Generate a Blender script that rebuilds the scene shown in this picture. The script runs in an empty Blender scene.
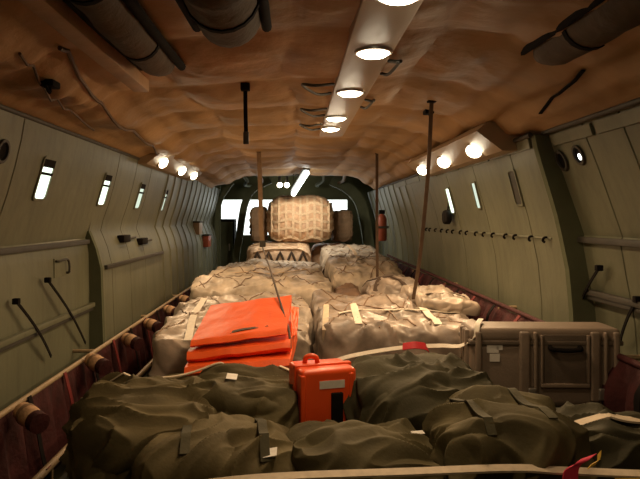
import bpy, bmesh, math, random
from mathutils import Vector, noise
from mathutils.bvhtree import BVHTree

random.seed(7)
SC = bpy.context.scene
COL = SC.collection
CZ = 1.9            # eye height above the cargo floor


# ------------------------------------------------------------------ helpers
def W(X, Y, Z):
    """point given with its height relative to the eye"""
    return Vector((X, Y, Z + CZ))


def lin(r, g, b):
    f = lambda c: (c / 255 / 12.92) if c / 255 <= .04045 else ((c / 255 + .055) / 1.055) ** 2.4
    return (f(r), f(g), f(b), 1)


def mat(name, col, rough=.7, var=.25, scale=6, bump=.0, bscale=40, metal=0, streak=0, coat=0, stretch=(1, 1, 1), sheen=0, spec=.4):
    m = bpy.data.materials.new(name)
    m.use_nodes = True
    nt = m.node_tree
    N, L = nt.nodes, nt.links
    b = N['Principled BSDF']
    tc = N.new('ShaderNodeTexCoord')
    mp = N.new('ShaderNodeMapping')
    mp.inputs['Scale'].default_value = stretch
    L.new(tc.outputs['Object'], mp.inputs[0])
    nz = N.new('ShaderNodeTexNoise')
    nz.inputs['Scale'].default_value = scale
    nz.inputs['Detail'].default_value = 6
    L.new(mp.outputs[0], nz.inputs['Vector'])
    rp = N.new('ShaderNodeValToRGB')
    rp.color_ramp.elements[0].position = .3
    rp.color_ramp.elements[1].position = .7
    rp.color_ramp.elements[0].color = tuple(c * (1 - var) for c in col[:3]) + (1,)
    rp.color_ramp.elements[1].color = tuple(min(1, c * (1 + var)) for c in col[:3]) + (1,)
    L.new(nz.outputs['Fac'], rp.inputs[0])
    out = rp.outputs[0]
    if streak:
        mp2 = N.new('ShaderNodeMapping')
        mp2.inputs['Scale'].default_value = (9, 9, .7)
        L.new(tc.outputs['Object'], mp2.inputs[0])
        n2 = N.new('ShaderNodeTexNoise')
        n2.inputs['Scale'].default_value = 1.6
        n2.inputs['Detail'].default_value = 5
        L.new(mp2.outputs[0], n2.inputs['Vector'])
        r2 = N.new('ShaderNodeValToRGB')
        r2.color_ramp.elements[0].position = .36
        r2.color_ramp.elements[1].position = .52
        r2.color_ramp.elements[0].color = (1 - streak,) * 3 + (1,)
        r2.color_ramp.elements[1].color = (1, 1, 1, 1)
        L.new(n2.outputs['Fac'], r2.inputs[0])
        mx = N.new('ShaderNodeMix')
        mx.data_type = 'RGBA'
        mx.blend_type = 'MULTIPLY'
        mx.inputs[0].default_value = 1
        L.new(out, mx.inputs[6])
        L.new(r2.outputs[0], mx.inputs[7])
        out = mx.outputs[2]
    L.new(out, b.inputs['Base Color'])
    b.inputs['Roughness'].default_value = rough
    b.inputs['Metallic'].default_value = metal
    b.inputs['Coat Weight'].default_value = coat
    b.inputs['Coat Roughness'].default_value = .25
    b.inputs['Sheen Weight'].default_value = sheen
    b.inputs['Specular IOR Level'].default_value = spec
    if bump:
        n3 = N.new('ShaderNodeTexNoise')
        n3.inputs['Scale'].default_value = bscale
        n3.inputs['Detail'].default_value = 4
        L.new(mp.outputs[0], n3.inputs['Vector'])
        bp = N.new('ShaderNodeBump')
        bp.inputs['Strength'].default_value = bump
        bp.inputs['Distance'].default_value = .02
        L.new(n3.outputs['Fac'], bp.inputs['Height'])
        L.new(bp.outputs[0], b.inputs['Normal'])
    return m


def emit(name, col, strength):
    m = bpy.data.materials.new(name)
    m.use_nodes = True
    nt = m.node_tree
    nt.nodes.remove(nt.nodes['Principled BSDF'])
    e = nt.nodes.new('ShaderNodeEmission')
    e.inputs[0].default_value = col
    e.inputs[1].default_value = strength
    nt.links.new(e.outputs[0], nt.nodes['Material Output'].inputs[0])
    return m


def tag(o, label=None, cat=None, group=None, kind=None):
    if label: o['label'] = label
    if cat: o['category'] = cat
    if group: o['group'] = group
    if kind: o['kind'] = kind
    return o


def empty(name, loc, label=None, cat=None, group=None):
    o = bpy.data.objects.new(name, None)
    COL.objects.link(o)
    o.location = loc
    o.empty_display_size = .05
    return tag(o, label, cat, group)


def worldloc(o):
    v = Vector(o.location)
    while o.parent:
        o = o.parent
        v += Vector(o.location)
    return v


BVH = {}


def link(name, bm, m, parent=None, smooth=True, keep=None):
    """bm holds world coordinates; the origin goes to the base of the mesh"""
    bmesh.ops.recalc_face_normals(bm, faces=bm.faces)
    if keep:
        bm.normal_update()
        BVH[keep] = BVHTree.FromBMesh(bm)
    xs = [v.co for v in bm.verts]
    o0 = Vector(((min(c.x for c in xs) + max(c.x for c in xs)) / 2, (min(c.y for c in xs) + max(c.y for c in xs)) / 2, min(c.z for c in xs)))
    bmesh.ops.translate(bm, vec=-o0, verts=bm.verts)
    me = bpy.data.meshes.new(name)
    bm.to_mesh(me)
    bm.free()
    if smooth:
        for p in me.polygons: p.use_smooth = True
        me.set_sharp_from_angle(angle=math.radians(40))
    for k in (m if isinstance(m, list) else [m]):
        me.materials.append(k)
    o = bpy.data.objects.new(name, me)
    COL.objects.link(o)
    if parent:
        o.parent = parent
        o.location = o0 - worldloc(parent)
    else:
        o.location = o0
    return o


def copy_tree(o, loc=None, label=None, parent=None):
    c = o.copy()
    COL.objects.link(c)
    if parent: c.parent = parent
    if loc is not None: c.location = loc
    if label: c['label'] = label
    for ch in list(o.children):
        copy_tree(ch, None, None, c)
    return c


def box(bm, a, b, bev=0, rot=None, seg=2):
    a, b = Vector(a), Vector(b)
    t = bmesh.new()
    bmesh.ops.create_cube(t, size=1)
    s = b - a
    for v in t.verts:
        v.co = Vector((v.co.x * s.x, v.co.y * s.y, v.co.z * s.z)) + (a + b) / 2
    if bev:
        bmesh.ops.bevel(t, geom=t.edges[:], offset=bev, segments=seg, profile=.6, affect='EDGES')
    merge(bm, t)
    return bm


def merge(bm, t):
    me = bpy.data.meshes.new('tmp')
    t.to_mesh(me)
    t.free()
    bm.from_mesh(me)
    bpy.data.meshes.remove(me)


def rotz(bm, piv, a):
    c, s = math.cos(a), math.sin(a)
    for v in bm.verts:
        d = v.co - Vector(piv)
        v.co.x, v.co.y = piv[0] + d.x * c - d.y * s, piv[1] + d.x * s + d.y * c
    return bm


def frames(pts):
    out = []
    up = Vector((0, 0, 1))
    for i, p in enumerate(pts):
        t = (pts[min(i + 1, len(pts) - 1)] - pts[max(i - 1, 0)]).normalized()
        u = up if abs(t.z) < .95 else Vector((0, 1, 0))
        s = t.cross(u).normalized()
        out.append((p, t, s, s.cross(t).normalized()))
    return out


def tube(bm, pts, r, n=10):
    pts = [Vector(p) for p in pts]
    rings = []
    rr = r if isinstance(r, list) else [r] * len(pts)
    for (p, t, s, u), q in zip(frames(pts), rr):
        rings.append([bm.verts.new(p + q * (math.cos(a) * s + math.sin(a) * u)) for a in [2 * math.pi * k / n for k in range(n)]])
    for a, b in zip(rings, rings[1:]):
        for k in range(n):
            bm.faces.new((a[k], a[(k + 1) % n], b[(k + 1) % n], b[k]))
    bm.faces.new(rings[0]); bm.faces.new(rings[-1])
    return bm


def ribbon(bm, pts, w, t=.004, normals=None, side=None):
    pts = [Vector(p) for p in pts]
    rings = []
    for i, (p, tt, s, u) in enumerate(frames(pts)):
        if normals:
            u = Vector(normals[i]); s = tt.cross(u).normalized(); u = s.cross(tt).normalized()
        if side:
            s = Vector(side).normalized(); u = s.cross(tt).normalized()
        rings.append([bm.verts.new(p + a * s * w / 2 + b * u * t / 2) for a, b in ((-1, -1), (1, -1), (1, 1), (-1, 1))])
    for a, b in zip(rings, rings[1:]):
        for k in range(4):
            bm.faces.new((a[k], a[(k + 1) % 4], b[(k + 1) % 4], b[k]))
    bm.faces.new(rings[0]); bm.faces.new(rings[-1])
    return bm


def smooth_path(pts, n=8):
    pts = [Vector(p) for p in pts]
    P = [2 * pts[0] - pts[1]] + pts + [2 * pts[-1] - pts[-2]]
    out = []
    for i in range(1, len(P) - 2):
        for k in range(n):
            t = k / n
            a, b, c, d = P[i - 1:i + 3]
            out.append(.5 * ((2 * b) + (c - a) * t + (2 * a - 5 * b + 4 * c - d) * t * t + (3 * b - a - 3 * c + d) * t ** 3))
    out.append(pts[-1])
    return out


def surf(x, y, keys, z0=6):
    best = None
    for k in keys:
        h = BVH[k].ray_cast(Vector((x, y, z0)), Vector((0, 0, -1)))
        if h[0] is not None and (best is None or h[0].z > best[0].z):
            best = h
    return (best[0], best[1]) if best else (None, None)


def strap_on(name, xy, keys, w, m, parent=None, off=.006, n=10, t=.005, floorz=None):
    """a strap lying over whatever it crosses"""
    path = smooth_path([Vector((a, b, 0)) for a, b in xy], n)
    pts, last = [], None
    for p in path:
        h, nn = surf(p.x, p.y, keys)
        z = h.z if h is not None else (last if last is not None else floorz or 1)
        last = z
        pts.append(Vector((p.x, p.y, z + off)))
    # taut: lift valleys
    for _ in range(6):
        for i in range(1, len(pts) - 1):
            pts[i].z = max(pts[i].z, (pts[i - 1].z + pts[i + 1].z) / 2)
    return link(name, ribbon(bmesh.new(), pts, w, t), m, parent)


def fold(q, seed, f=(3, 3, 3)):
    v = Vector((q.x * f[0] + seed, q.y * f[1] - seed * .7, q.z * f[2] + seed * .3))
    return noise.noise(v)


def soft(center, size, e=4, cuts=40, seed=0, lump=.05, crease=.02, cf=(5, 5, 5), rz=0, flat=True, tilt=None, sag=0, fine=.5, cloth=False, turn=0):
    """a stuffed or wrapped body: rounded block, lumps, cloth creases"""
    bm = bmesh.new()
    bmesh.ops.create_cube(bm, size=2)
    bmesh.ops.subdivide_edges(bm, edges=bm.edges[:], cuts=cuts, use_grid_fill=True)
    sx, sy, sz = [s / 2 for s in size]
    c = Vector(center)
    for v in bm.verts:
        p = v.co
        k = (abs(p.x) ** e + abs(p.y) ** e + abs(p.z) ** e) ** (-1 / e)
        d = p * k
        q = Vector((d.x * sx, d.y * sy, d.z * sz))
        nrm = Vector((d.x / sx, d.y / sy, d.z / sz)).normalized()
        h = lump * (fold(q, seed, (1.8, 1.8, 1.8)) + .35 * fold(q, seed + 9, (4.5, 4.5, 4.5)))
        w = q + .09 * Vector((fold(q, seed + 3), fold(q, seed + 5), fold(q, seed + 8)))
        ca, sa = math.cos(turn), math.sin(turn)
        w = Vector((w.x * ca - w.y * sa + .4 * w.z, w.x * sa + w.y * ca, w.z - .3 * w.x))
        n1 = abs(fold(w, seed + 20, cf))
        n2 = abs(fold(w, seed + 40, tuple(2.1 * a for a in cf)))
        if cloth:
            h += crease * (max(0, 1 - n1 * 3.2) ** 1.4 - .5 * (1 - abs(fold(w, seed + 60, tuple(1.3 * a for a in cf)))) ** 6 + fine * max(0, 1 - n2 * 3) ** 1.3)
        else:
            f1, f2 = min(n1 * 2.6, 1), min(n2 * 2.4, 1)
            h += crease * (1.1 * (f1 * f1 * (3 - 2 * f1)) - .9 + fine * (f2 - .8))
        q = q + nrm * h
        if sag:
            q.z -= sag * math.exp(-((d.x) / .35) ** 2) * max(0, d.z)
        if flat and q.z < -sz * .96: q.z = -sz * .96
        if tilt: q.z += tilt[0] * q.x + tilt[1] * q.y
        v.co = q
    if rz: rotz(bm, (0, 0, 0), rz)
    bmesh.ops.translate(bm, vec=c, verts=bm.verts)
    return bm


def rounded_rect(cx, cy, w, h, r, n=5):
    out = []
    for (sx, sy, a0) in ((1, 1, 0), (-1, 1, 90), (-1, -1, 180), (1, -1, 270)):
        for k in range(n + 1):
            a = math.radians(a0 + 90 * k / n)
            out.append((cx + sx * (w / 2 - r) + r * math.cos(a), cy + sy * (h / 2 - r) + r * math.sin(a)))
    return out


# ------------------------------------------------------------------ materials
M = {}
M['wall'] = mat('painted_green_liner', (.15, .155, .098, 1), .5, .16, 1.6, .12, 14, streak=.14)
M['wall_d'] = mat('dark_green_frame', (.115, .125, .075, 1), .85, .12, 5, spec=.1)
M['rail_d'] = mat('dark_wall_rail', (.05, .045, .035, 1), .6, .2, 8)
M['canvas'] = mat('brown_quilt', (.36, .21, .092, 1), .6, .25, 2.2, .3, 14)
M['strip'] = mat('light_strip_panel', (.34, .235, .14, 1), .45, .06, 3)
M['black'] = mat('black_webbing', (.012, .010, .009, 1), .9, .2, 20, spec=.1)
M['dolive'] = mat('dark_canvas_sleeve', (.085, .055, .030, 1), .8, .3, 5, .3, 20)
M['floor'] = mat('cargo_floor', (.16, .16, .14, 1), .5, .2, 5, metal=.3)
M['film'] = mat('dusty_wrap', (.38, .315, .25, 1), .48, .5, 5, .35, 9, coat=.1)
M['film2'] = mat('pale_wrap', (.50, .425, .335, 1), .55, .45, 5, .4, 9, coat=.05)
M['film3'] = mat('grey_wrap', (.30, .245, .20, 1), .42, .55, 5, .35, 9, coat=.15)
M['bundle'] = mat('brown_bundle_cover', (.60, .38, .23, 1), .6, .25, 7, .5, 22)
M['tancover'] = mat('tan_scalloped_cover', (.70, .50, .34, 1), .6, .2, 7, .5, 18)
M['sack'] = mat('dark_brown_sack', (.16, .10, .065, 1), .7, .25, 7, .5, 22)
M['net'] = mat('tan_net_webbing', (.68, .50, .32, 1), .7, .15, 30)
M['netc'] = mat('brown_net_cord', (.23, .15, .095, 1), .7, .2, 30)
M['netd'] = mat('dark_net_cord', (.07, .045, .03, 1), .7, .15, 30)
M['olive'] = mat('olive_duffel_cloth', (.10, .083, .036, 1), .8, .3, 4, .12, 60)
M['olive2'] = mat('faded_olive_cloth', (.135, .108, .048, 1), .8, .3, 4, .12, 60)
M['olive3'] = mat('deep_olive_cloth', (.066, .060, .031, 1), .8, .3, 4, .12, 60)
M['orange'] = mat('orange_coated_cloth', (.95, .125, .018, 1), .5, .08, 9, .12, 50)
M['orangep'] = mat('orange_hard_plastic', (.92, .10, .016, 1), .35, .05, 9, spec=.5)
M['case'] = mat('grey_brown_case_plastic', (.25, .195, .148, 1), .5, .12, 8, .1, 80)
M['cased'] = mat('case_recess_plastic', (.15, .118, .09, 1), .5, .12, 8, .1, 80)
M['steel'] = mat('dull_steel', (.45, .42, .38, 1), .35, .1, 20, metal=.8)
M['white'] = mat('white_webbing', (.80, .74, .62, 1), .6, .08, 30)
M['beige'] = mat('beige_webbing', (.62, .52, .38, 1), .7, .12, 30)
M['paper'] = mat('white_paper', (.82, .80, .74, 1), .6, .06, 40)
M['tan'] = mat('tan_strap', (.24, .155, .09, 1), .7, .15, 20)
M['brown'] = mat('brown_strap', (.12, .075, .045, 1), .7, .15, 20)
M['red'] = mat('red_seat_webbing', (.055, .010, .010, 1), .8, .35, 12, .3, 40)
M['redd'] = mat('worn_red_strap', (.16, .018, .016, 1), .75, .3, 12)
M['redb'] = mat('bright_red_webbing', (.55, .02, .03, 1), .6, .1, 20)
M['pink'] = mat('pink_red_ribbon', (.85, .06, .12, 1), .6, .08, 20)
M['yellow'] = mat('yellow_webbing', (.72, .46, .06, 1), .6, .1, 20)
M['tubing'] = mat('tan_painted_tube', (.36, .265, .155, 1), .5, .12, 10)
M['roll'] = mat('peach_roll_cloth', (.60, .38, .22, 1), .75, .3, 14, .4, 30)
M['ext'] = mat('red_brown_cylinder', (.30, .07, .035, 1), .4, .12, 9)
M['glow'] = emit('warm_lamp_glow', (1, .86, .62, 1), 14)
M['tubeglow'] = emit('cool_tube_glow', (.95, 1, .95, 1), 8)
M['pane'] = emit('daylit_pane', (.86, 1, .80, 1), 1.6)
M['paneb'] = emit('dim_daylit_pane', (.86, 1, .80, 1), .55)
M['panew'] = emit('bright_daylit_pane', (.95, 1, .95, 1), 4)

# ------------------------------------------------------------------ the shell
L_UP = [(-1.54, .60), (-1.565, .45), (-1.60, .30), (-1.645, .14), (-1.70, -.02), (-1.745, -.17)]
L_NEAR = L_UP + [(-1.73, -.19), (-1.715, -.30), (-1.71, -.60), (-1.71, -1.0), (-1.71, -1.9)]
L_FAR = L_UP[:-1] + [(-1.72, -.11), (-1.695, -.17), (-1.66, -.26), (-1.62, -.42), (-1.60, -1.0), (-1.595, -1.9)]
R_FAR = [(1.545, .535), (1.565, .44), (1.61, .29), (1.655, .14), (1.69, .02), (1.72, -.11), (1.765, -.33), (1.79, -.6), (1.80, -1.0), (1.80, -1.9)]
R_NEAR = [(1.625, .545), (1.66, .44), (1.72, .29), (1.78, .12), (1.83, -.02), (1.86, -.11), (1.845, -.13), (1.88, -.33), (1.93, -.6), (1.96, -1.0), (1.96, -1.9)]


def prof_x(prof, Z):
    for (x0, z0), (x1, z1) in zip(prof, prof[1:]):
        if z1 <= Z <= z0:
            return x0 + (x1 - x0) * (z0 - Z) / (z0 - z1 + 1e-9)
    return prof[-1][0]


def wall_grid(bm, prof, ys):
    """ys: list of (Y, inset towards the cabin)"""
    sgn = 1 if prof[0][0] < 0 else -1
    rows = []
    for Y, ins in ys:
        rows.append([bm.verts.new(W(x + sgn * ins * (1 if z > -1.9 else 1), Y, z)) for x, z in prof])
    for a, b in zip(rows, rows[1:]):
        for k in range(len(prof) - 1):
            bm.faces.new((a[k], a[k + 1], b[k + 1], b[k]))
    return rows


def ribbed(y0, y1, spacing, kind):
    ys = [(y0, 0)]
    y = y0 + spacing * .5
    while y < y1 - .12:
        if kind == 'groove':
            ys += [(y, 0), (y + .004, -.007), (y + .012, -.007), (y + .016, 0)]
        else:
            ys += [(y, 0), (y + .015, .014), (y + .06, .014), (y + .077, 0)]
        y += spacing
    ys.append((y1, 0))
    return ys


def end_face(bm, pa, pb, Y):
    a = [bm.verts.new(W(x, Y, z)) for x, z in pa]
    b = [bm.verts.new(W(x, Y, z)) for x, z in pb]
    n = max(len(a), len(b))
    f = bm.faces.new(a + b[::-1])
    return f


bm = bmesh.new()
wall_grid(bm, L_NEAR, [(-1.2, 0)] + ribbed(.4, 5.2, 2.1, 'groove')[1:])
wall_grid(bm, L_FAR, ribbed(5.2, 7.4, .62, 'groove') + ribbed(7.4, 13.0, .45, 'rib')[1:])
o = link('wall_left', bm, M['wall']); tag(o, kind='structure')

bm = bmesh.new()
wall_grid(bm, R_NEAR, [(-1.2, 0)] + ribbed(.9, 4.0, .40, 'groove')[1:])
wall_grid(bm, R_FAR, ribbed(4.0, 8.4, .95, 'groove') + ribbed(8.4, 13.0, .5, 'rib')[1:])
o = link('wall_right', bm, M['wall']); tag(o, kind='structure')

# the darker frames where the thicker lining starts
bm = bmesh.new()
bm_l = [(x, z) for x, z in L_FAR if z <= -.10]
ya, yb = 5.18, 5.24
ra = [bm.verts.new(W(x + .004, ya, z)) for x, z in bm_l]
rb = [bm.verts.new(W(x + .004, yb, z)) for x, z in bm_l]
na = [bm.verts.new(W(prof_x(L_NEAR, z) - .03, ya, z)) for x, z in bm_l]
for i in range(len(ra) - 1):
    bm.faces.new((ra[i], ra[i + 1], na[i + 1], na[i]))
    bm.faces.new((ra[i], ra[i + 1], rb[i + 1], rb[i]))
o = link('trim_1', bm, M['wall_d'], smooth=False); tag(o, kind='structure')
bm = bmesh.new()
ya, yb = 3.97, 4.03
ra = [bm.verts.new(W(x - .004, ya, z)) for x, z in R_FAR]
rb = [bm.verts.new(W(x - .004, yb, z)) for x, z in R_FAR]
na = [bm.verts.new(W(max(prof_x(R_NEAR, z), x) + .03, ya, z)) for x, z in R_FAR]
for i in range(len(ra) - 1):
    bm.faces.new((ra[i], ra[i + 1], na[i + 1], na[i]))
    bm.faces.new((ra[i], ra[i + 1], rb[i + 1], rb[i]))
o = link('trim_2', bm, M['wall_d'], smooth=False); tag(o, kind='structure')

# pale band along the top of the right wall, made of short plates
for i, (y0, y1) in enumerate([(1.0, 1.55), (1.6, 2.15), (2.2, 2.75), (2.8, 3.35), (3.4, 3.92), (4.06, 4.9), (4.94, 5.8), (5.84, 6.7), (6.74, 7.6), (7.64, 8.5), (8.54, 9.4)]):
    pr = R_NEAR if y1 < 4 else R_FAR
    bm = bmesh.new()
    zz = (.52, .455)
    v = []
    for y in (y0, y1):
        for z in zz:
            for d in (.004, .018):
                v.append(bm.verts.new(W(prof_x(pr, z) - d, y, z)))
    bmesh.ops.convex_hull(bm, input=bm.verts)
    o = link('trim_3', bm, M['wall'], smooth=False); tag(o, kind='structure')
# ledges half way up the walls
for nm, pr, y0, y1, z, dx in (('trim_4', L_NEAR, -1, 5.17, -.185, .035), ('trim_5', R_NEAR, -1, 3.96, -.125, -.04), ('trim_6', L_FAR, 5.3, 7.6, -.41, .03)):
    bm = bmesh.new()
    x = prof_x(pr, z)
    box(bm, W(min(x, x + dx), y0, z - .03), W(max(x, x + dx), y1, z + .006), .004)
    o = link(nm, bm, M['rail_d']); tag(o, kind='structure')

# floor and the closed end behind the eye
bm = bmesh.new()
box(bm, (-2.2, -1.2, -.06), (2.2, 15.2, 0))
o = link('floor', bm, M['floor'], smooth=False); tag(o, kind='structure')
bm = bmesh.new()
box(bm, (-2.2, -1.3, -.06), (2.2, -1.2, 3.2))
o = link('wall_front', bm, M['wall'], smooth=False); tag(o, kind='structure')

for nm, x in (('wall_hull_left', -2.26), ('wall_hull_right', 2.20)):
    bm = box(bmesh.new(), W(x, -1.3, -1.9), W(x + .06, 15.2, 1.12))
    o = link(nm, bm, M['rail_d'], smooth=False); tag(o, kind='structure')
# ceiling: quilted blankets laced to the roof
CP = [(-1.56, .595), (-1.42, .65), (-1.25, .69), (-1.05, .80), (-.9, .84), (-.6, .855), (-.2, .86), (.2, .865), (.6, .86), (.95, .85), (1.15, .80), (1.35, .70), (1.5, .60), (1.64, .54)]


def ceil_z(x):
    if x <= CP[0][0]: return CP[0][1]
    for (x0, z0), (x1, z1) in zip(CP, CP[1:]):
        if x <= x1:
            t = (x - x0) / (x1 - x0); t = t * t * (3 - 2 * t)
            return z0 + (z1 - z0) * t
    return CP[-1][1]


def ceil_h(x, y):
    """height of the blankets: panels sag between lacing seams, with creases"""
    z = ceil_z(x)
    ed = min(1, (x + 1.56) / .25, (1.62 - x) / .22)
    ed = max(0, ed)
    pw = max(0, 1 - abs(x + 1.28) / .24) * max(0, 1 - abs(y - 3.3) / 1.1)
    z += .022 * pw * math.sin(y * 26 + x * 9)
    # cross seams every ~.95 m, long seams every ~.7
    sy = abs(((y + .25 * noise.noise(Vector((x * .8, y * .3, 3)))) / .95) % 1 - .5) * 2
    sx = abs(((x + .12 * noise.noise(Vector((y * .7, x, 7)))) / .7) % 1 - .5) * 2
    sag = .045 * (1 - sy ** 3) * (1 - sx ** 4)
    n = .022 * noise.noise(Vector((x * 2.2, y * 1.3, 1)))
    w = Vector((x * 3 + .5 * noise.noise(Vector((x * 3, y * 3, 9))), y * 2.2, 4))
    n += .009 * (min(1, abs(noise.noise(w)) * 4) - .7)
    n += .004 * (min(1, abs(noise.noise(w * 2.2)) * 4) - .7)
    far = max(0, (y - 9.8) / 1.7)
    z -= far * .05 * (1 + .6 * noise.noise(Vector((x * 2.5, 0, 2))))
    return z + (-sag + n) * ed


bm = bmesh.new()
NX, NY = 110, 320
rows = []
for j in range(NY + 1):
    y = -1.2 + 12.75 * j / NY
    rows.append([bm.verts.new(W(x, y, ceil_h(x, y))) for x in [-1.57 + 3.23 * i / NX for i in range(NX + 1)]])
for a, b in zip(rows, rows[1:]):
    for i in range(NX):
        bm.faces.new((a[i], a[i + 1], b[i + 1], b[i]))
o = link('ceiling', bm, M['canvas'], keep='ceiling'); tag(o, kind='structure')
CEIL = o
# roof above the quilt and the bare dark roof at the far end
bm = bmesh.new()
box(bm, W(-2.2, -1.3, 1.06), W(2.2, 15.2, 1.12))
o = link('ceiling_roof', bm, M['rail_d'], smooth=False); tag(o, kind='structure')
# dark gasket along both tops of the walls
for nm, x, z, y0, y1 in (('trim_7', -1.545, .588, -1.1, 6.2), ('trim_8', 1.6, .545, -1.1, 3.98), ('trim_9', 1.525, .535, 4.0, 11.4)):
    bm = tube(bmesh.new(), [W(x, y0, z), W(x, y1, z)], .016)
    o = link(nm, bm, M['rail_d']); tag(o, kind='structure')

# centre light strip
SX0, SX1, SZ = .25, .48, .80
bm = bmesh.new()
box(bm, W(SX0, -1.1, SZ), W(SX1, 6.1, SZ + .10), .012)
o = link('trim_10', bm, M['strip']); tag(o, kind='structure')

# far end
bm = bmesh.new()
OX0, OX1, OZ0, OZ1 = -1.72, 1.26, -.40, .43
for a, b in (((-2.2, OZ1), (2.2, 1.1)), ((-2.2, -1.9), (2.2, OZ0)), ((-2.2, OZ0), (OX0, OZ1)), ((OX1, OZ0), (2.2, OZ1))):
    box(bm, W(a[0], 14.6, a[1]), W(b[0], 14.7, b[1]))
o = link('wall_back', bm, M['wall_d'], smooth=False); tag(o, kind='structure')
for nm, x in (('wall_back_left', -2.15), ('wall_back_right', 2.15)):
    bm = box(bmesh.new(), W(x - .05, 12.95, -1.9), W(x + .05, 14.65, 1.1))
    o = link(nm, bm, M['wall_d'], smooth=False); tag(o, kind='structure')
for nm, x0, x1 in (('wall_step_left', -2.2, -1.54), ('wall_step_right', 1.78, 2.2)):
    bm = box(bmesh.new(), W(x0, 12.98, -1.9), W(x1, 13.03, 1.1))
    o = link(nm, bm, M['wall_d'], smooth=False); tag(o, kind='structure')


def arch(Y, pts, w, d, nm):
    bm = bmesh.new()
    P = smooth_path([W(x, Y, z) for x, z in pts], 6)
    rings = []
    for p, t, s, u in frames(P):
        s = Vector((t.z, 0, -t.x)).normalized()
        rings.append([bm.verts.new(p + a * s * w / 2 + Vector((0, b * d / 2, 0))) for a, b in ((-1, -1), (1, -1), (1, 1), (-1, 1))])
    for a, b in zip(rings, rings[1:]):
        for k in range(4):
            bm.faces.new((a[k], a[(k + 1) % 4], b[(k + 1) % 4], b[k]))
    bm.faces.new(rings[0]); bm.faces.new(rings[-1])
    o = link(nm, bm, M['wall_d']); tag(o, kind='structure')


arch(13.1, [(-1.22, -1.9), (-1.22, -.9), (-1.15, -.4), (-1.10, 0), (-1.02, .35), (-.85, .62), (-.5, .80)], .14, .2, 'trim_11')
arch(13.1, [(1.62, -1.9), (1.6, -.9), (1.55, -.4), (1.48, 0), (1.38, .35), (1.15, .62), (.8, .80)], .22, .2, 'trim_12')
arch(13.0, [(-1.64, -1.9), (-1.62, -.9), (-1.62, -.3), (-1.60, .1), (-1.52, .42), (-1.3, .75)], .09, .12, 'trim_13')

# ------------------------------------------------------------------ windows on the sloping walls
def on_wall(pr, Y, Z, out=0):
    s = 1 if pr[0][0] < 0 else -1
    return W(prof_x(pr, Z) + s * out, Y, Z)


def slot_window(nm, pr, Y, Z, wy, hz, slant, pane_mat, dark_top=True):
    """a slanted slot port: bezel ring, lit pane, dark blind at the top"""
    def ring(w, h, out):
        return [on_wall(pr, Y + a + slant * b, Z + b, out) for a, b in rounded_rect(0, 0, w, h, min(w, h) * .16)]
    bm = bmesh.new()
    o1, o2, i2, i1 = ring(wy + .035, hz + .035, .002), ring(wy + .03, hz + .03, .012), ring(wy, hz, .012), ring(wy, hz, .001)
    R = [[bm.verts.new(p) for p in q] for q in (o1, o2, i2, i1)]
    n = len(R[0])
    for a, b in zip(R, R[1:]):
        for k in range(n):
            bm.faces.new((a[k], a[(k + 1) % n], b[(k + 1) % n], b[k]))
    root = link(nm, bm, M['wall']); tag(root, kind='structure')
    bm = bmesh.new()
    bm.faces.new([bm.verts.new(p) for p in ring(wy, hz, .004)])
    link('pane', bm, pane_mat, root)  # glow put in for daylight falling on the recess reveal
    if dark_top:
        bm = bmesh.new()
        for k, (za, zb) in enumerate(((hz * .30, hz * .5),(hz * .1, hz * .17))):
            q = [on_wall(pr, Y + a * wy / 2 * 1.02 + slant * b, Z + b, c) for c in (.006, .014) for a in (-1, 1) for b in (za, zb)]
            vs = [bm.verts.new(p) for p in q]
            bmesh.ops.convex_hull(bm, input=vs)
        link('blind', bm, M['black'], root)  # black patches painting the shade inside the port tunnel
    return root


for i, Y in enumerate((4.0, 5.28, 6.5, 7.7)):
    slot_window('window_%d' % (i + 1), L_NEAR if Y < 5.2 else L_FAR, Y, .25 - .01 * i, .17, .25, .06, M['pane'] if i < 2 else M['paneb'])
slot_window('window_5', R_FAR, 6.5, .18, .14, .25, -.15, M['pane'], False)
slot_window('window_6', R_FAR, 5.55, .20, .10, .22, -.15, M['paneb'], False)
slot_window('window_7', R_FAR, 4.55, .22, .12, .24, -.1, M['rail_d'], False)


def porthole(nm, pr, Y, Z, r, lit):
    bm = bmesh.new()
    R = []
    for rr, out in ((r * 1.35, .002), (r * 1.3, .016), (r, .016), (r * .96, .002)):
        R.append([bm.verts.new(on_wall(pr, Y + rr * math.cos(a), Z + rr * math.sin(a), out)) for a in [2 * math.pi * k / 24 for k in range(24)]])
    for a, b in zip(R, R[1:]):
        for k in range(24):
            bm.faces.new((a[k], a[(k + 1) % 24], b[(k + 1) % 24], b[k]))
    root = link(nm, bm, M['rail_d']); tag(root, kind='structure')
    bm = bmesh.new()
    bm.faces.new([bm.verts.new(on_wall(pr, Y + r * math.cos(a), Z + r * math.sin(a), .004)) for a in [2 * math.pi * k / 24 for k in range(24)]])
    link('blind', bm, M['black'], root)  # black disc painted in for the dark depth of the porthole
    if lit:
        bm = bmesh.new()
        bm.faces.new([bm.verts.new(on_wall(pr, Y - .01 + r * .42 * math.cos(a), Z - .01 + r * .42 * math.sin(a), .010)) for a in [2 * math.pi * k / 24 for k in range(24)]])
        link('pane', bm, M['panew'], root)


porthole('window_8', R_NEAR, 3.66, .37, .045, True)
porthole('window_9', R_NEAR, 3.90, .36, .05, False)
porthole('window_10', L_NEAR, 3.36, .36, .05, False)

# ------------------------------------------------------------------ lamps
WARM = (1, .655, .35)


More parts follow.
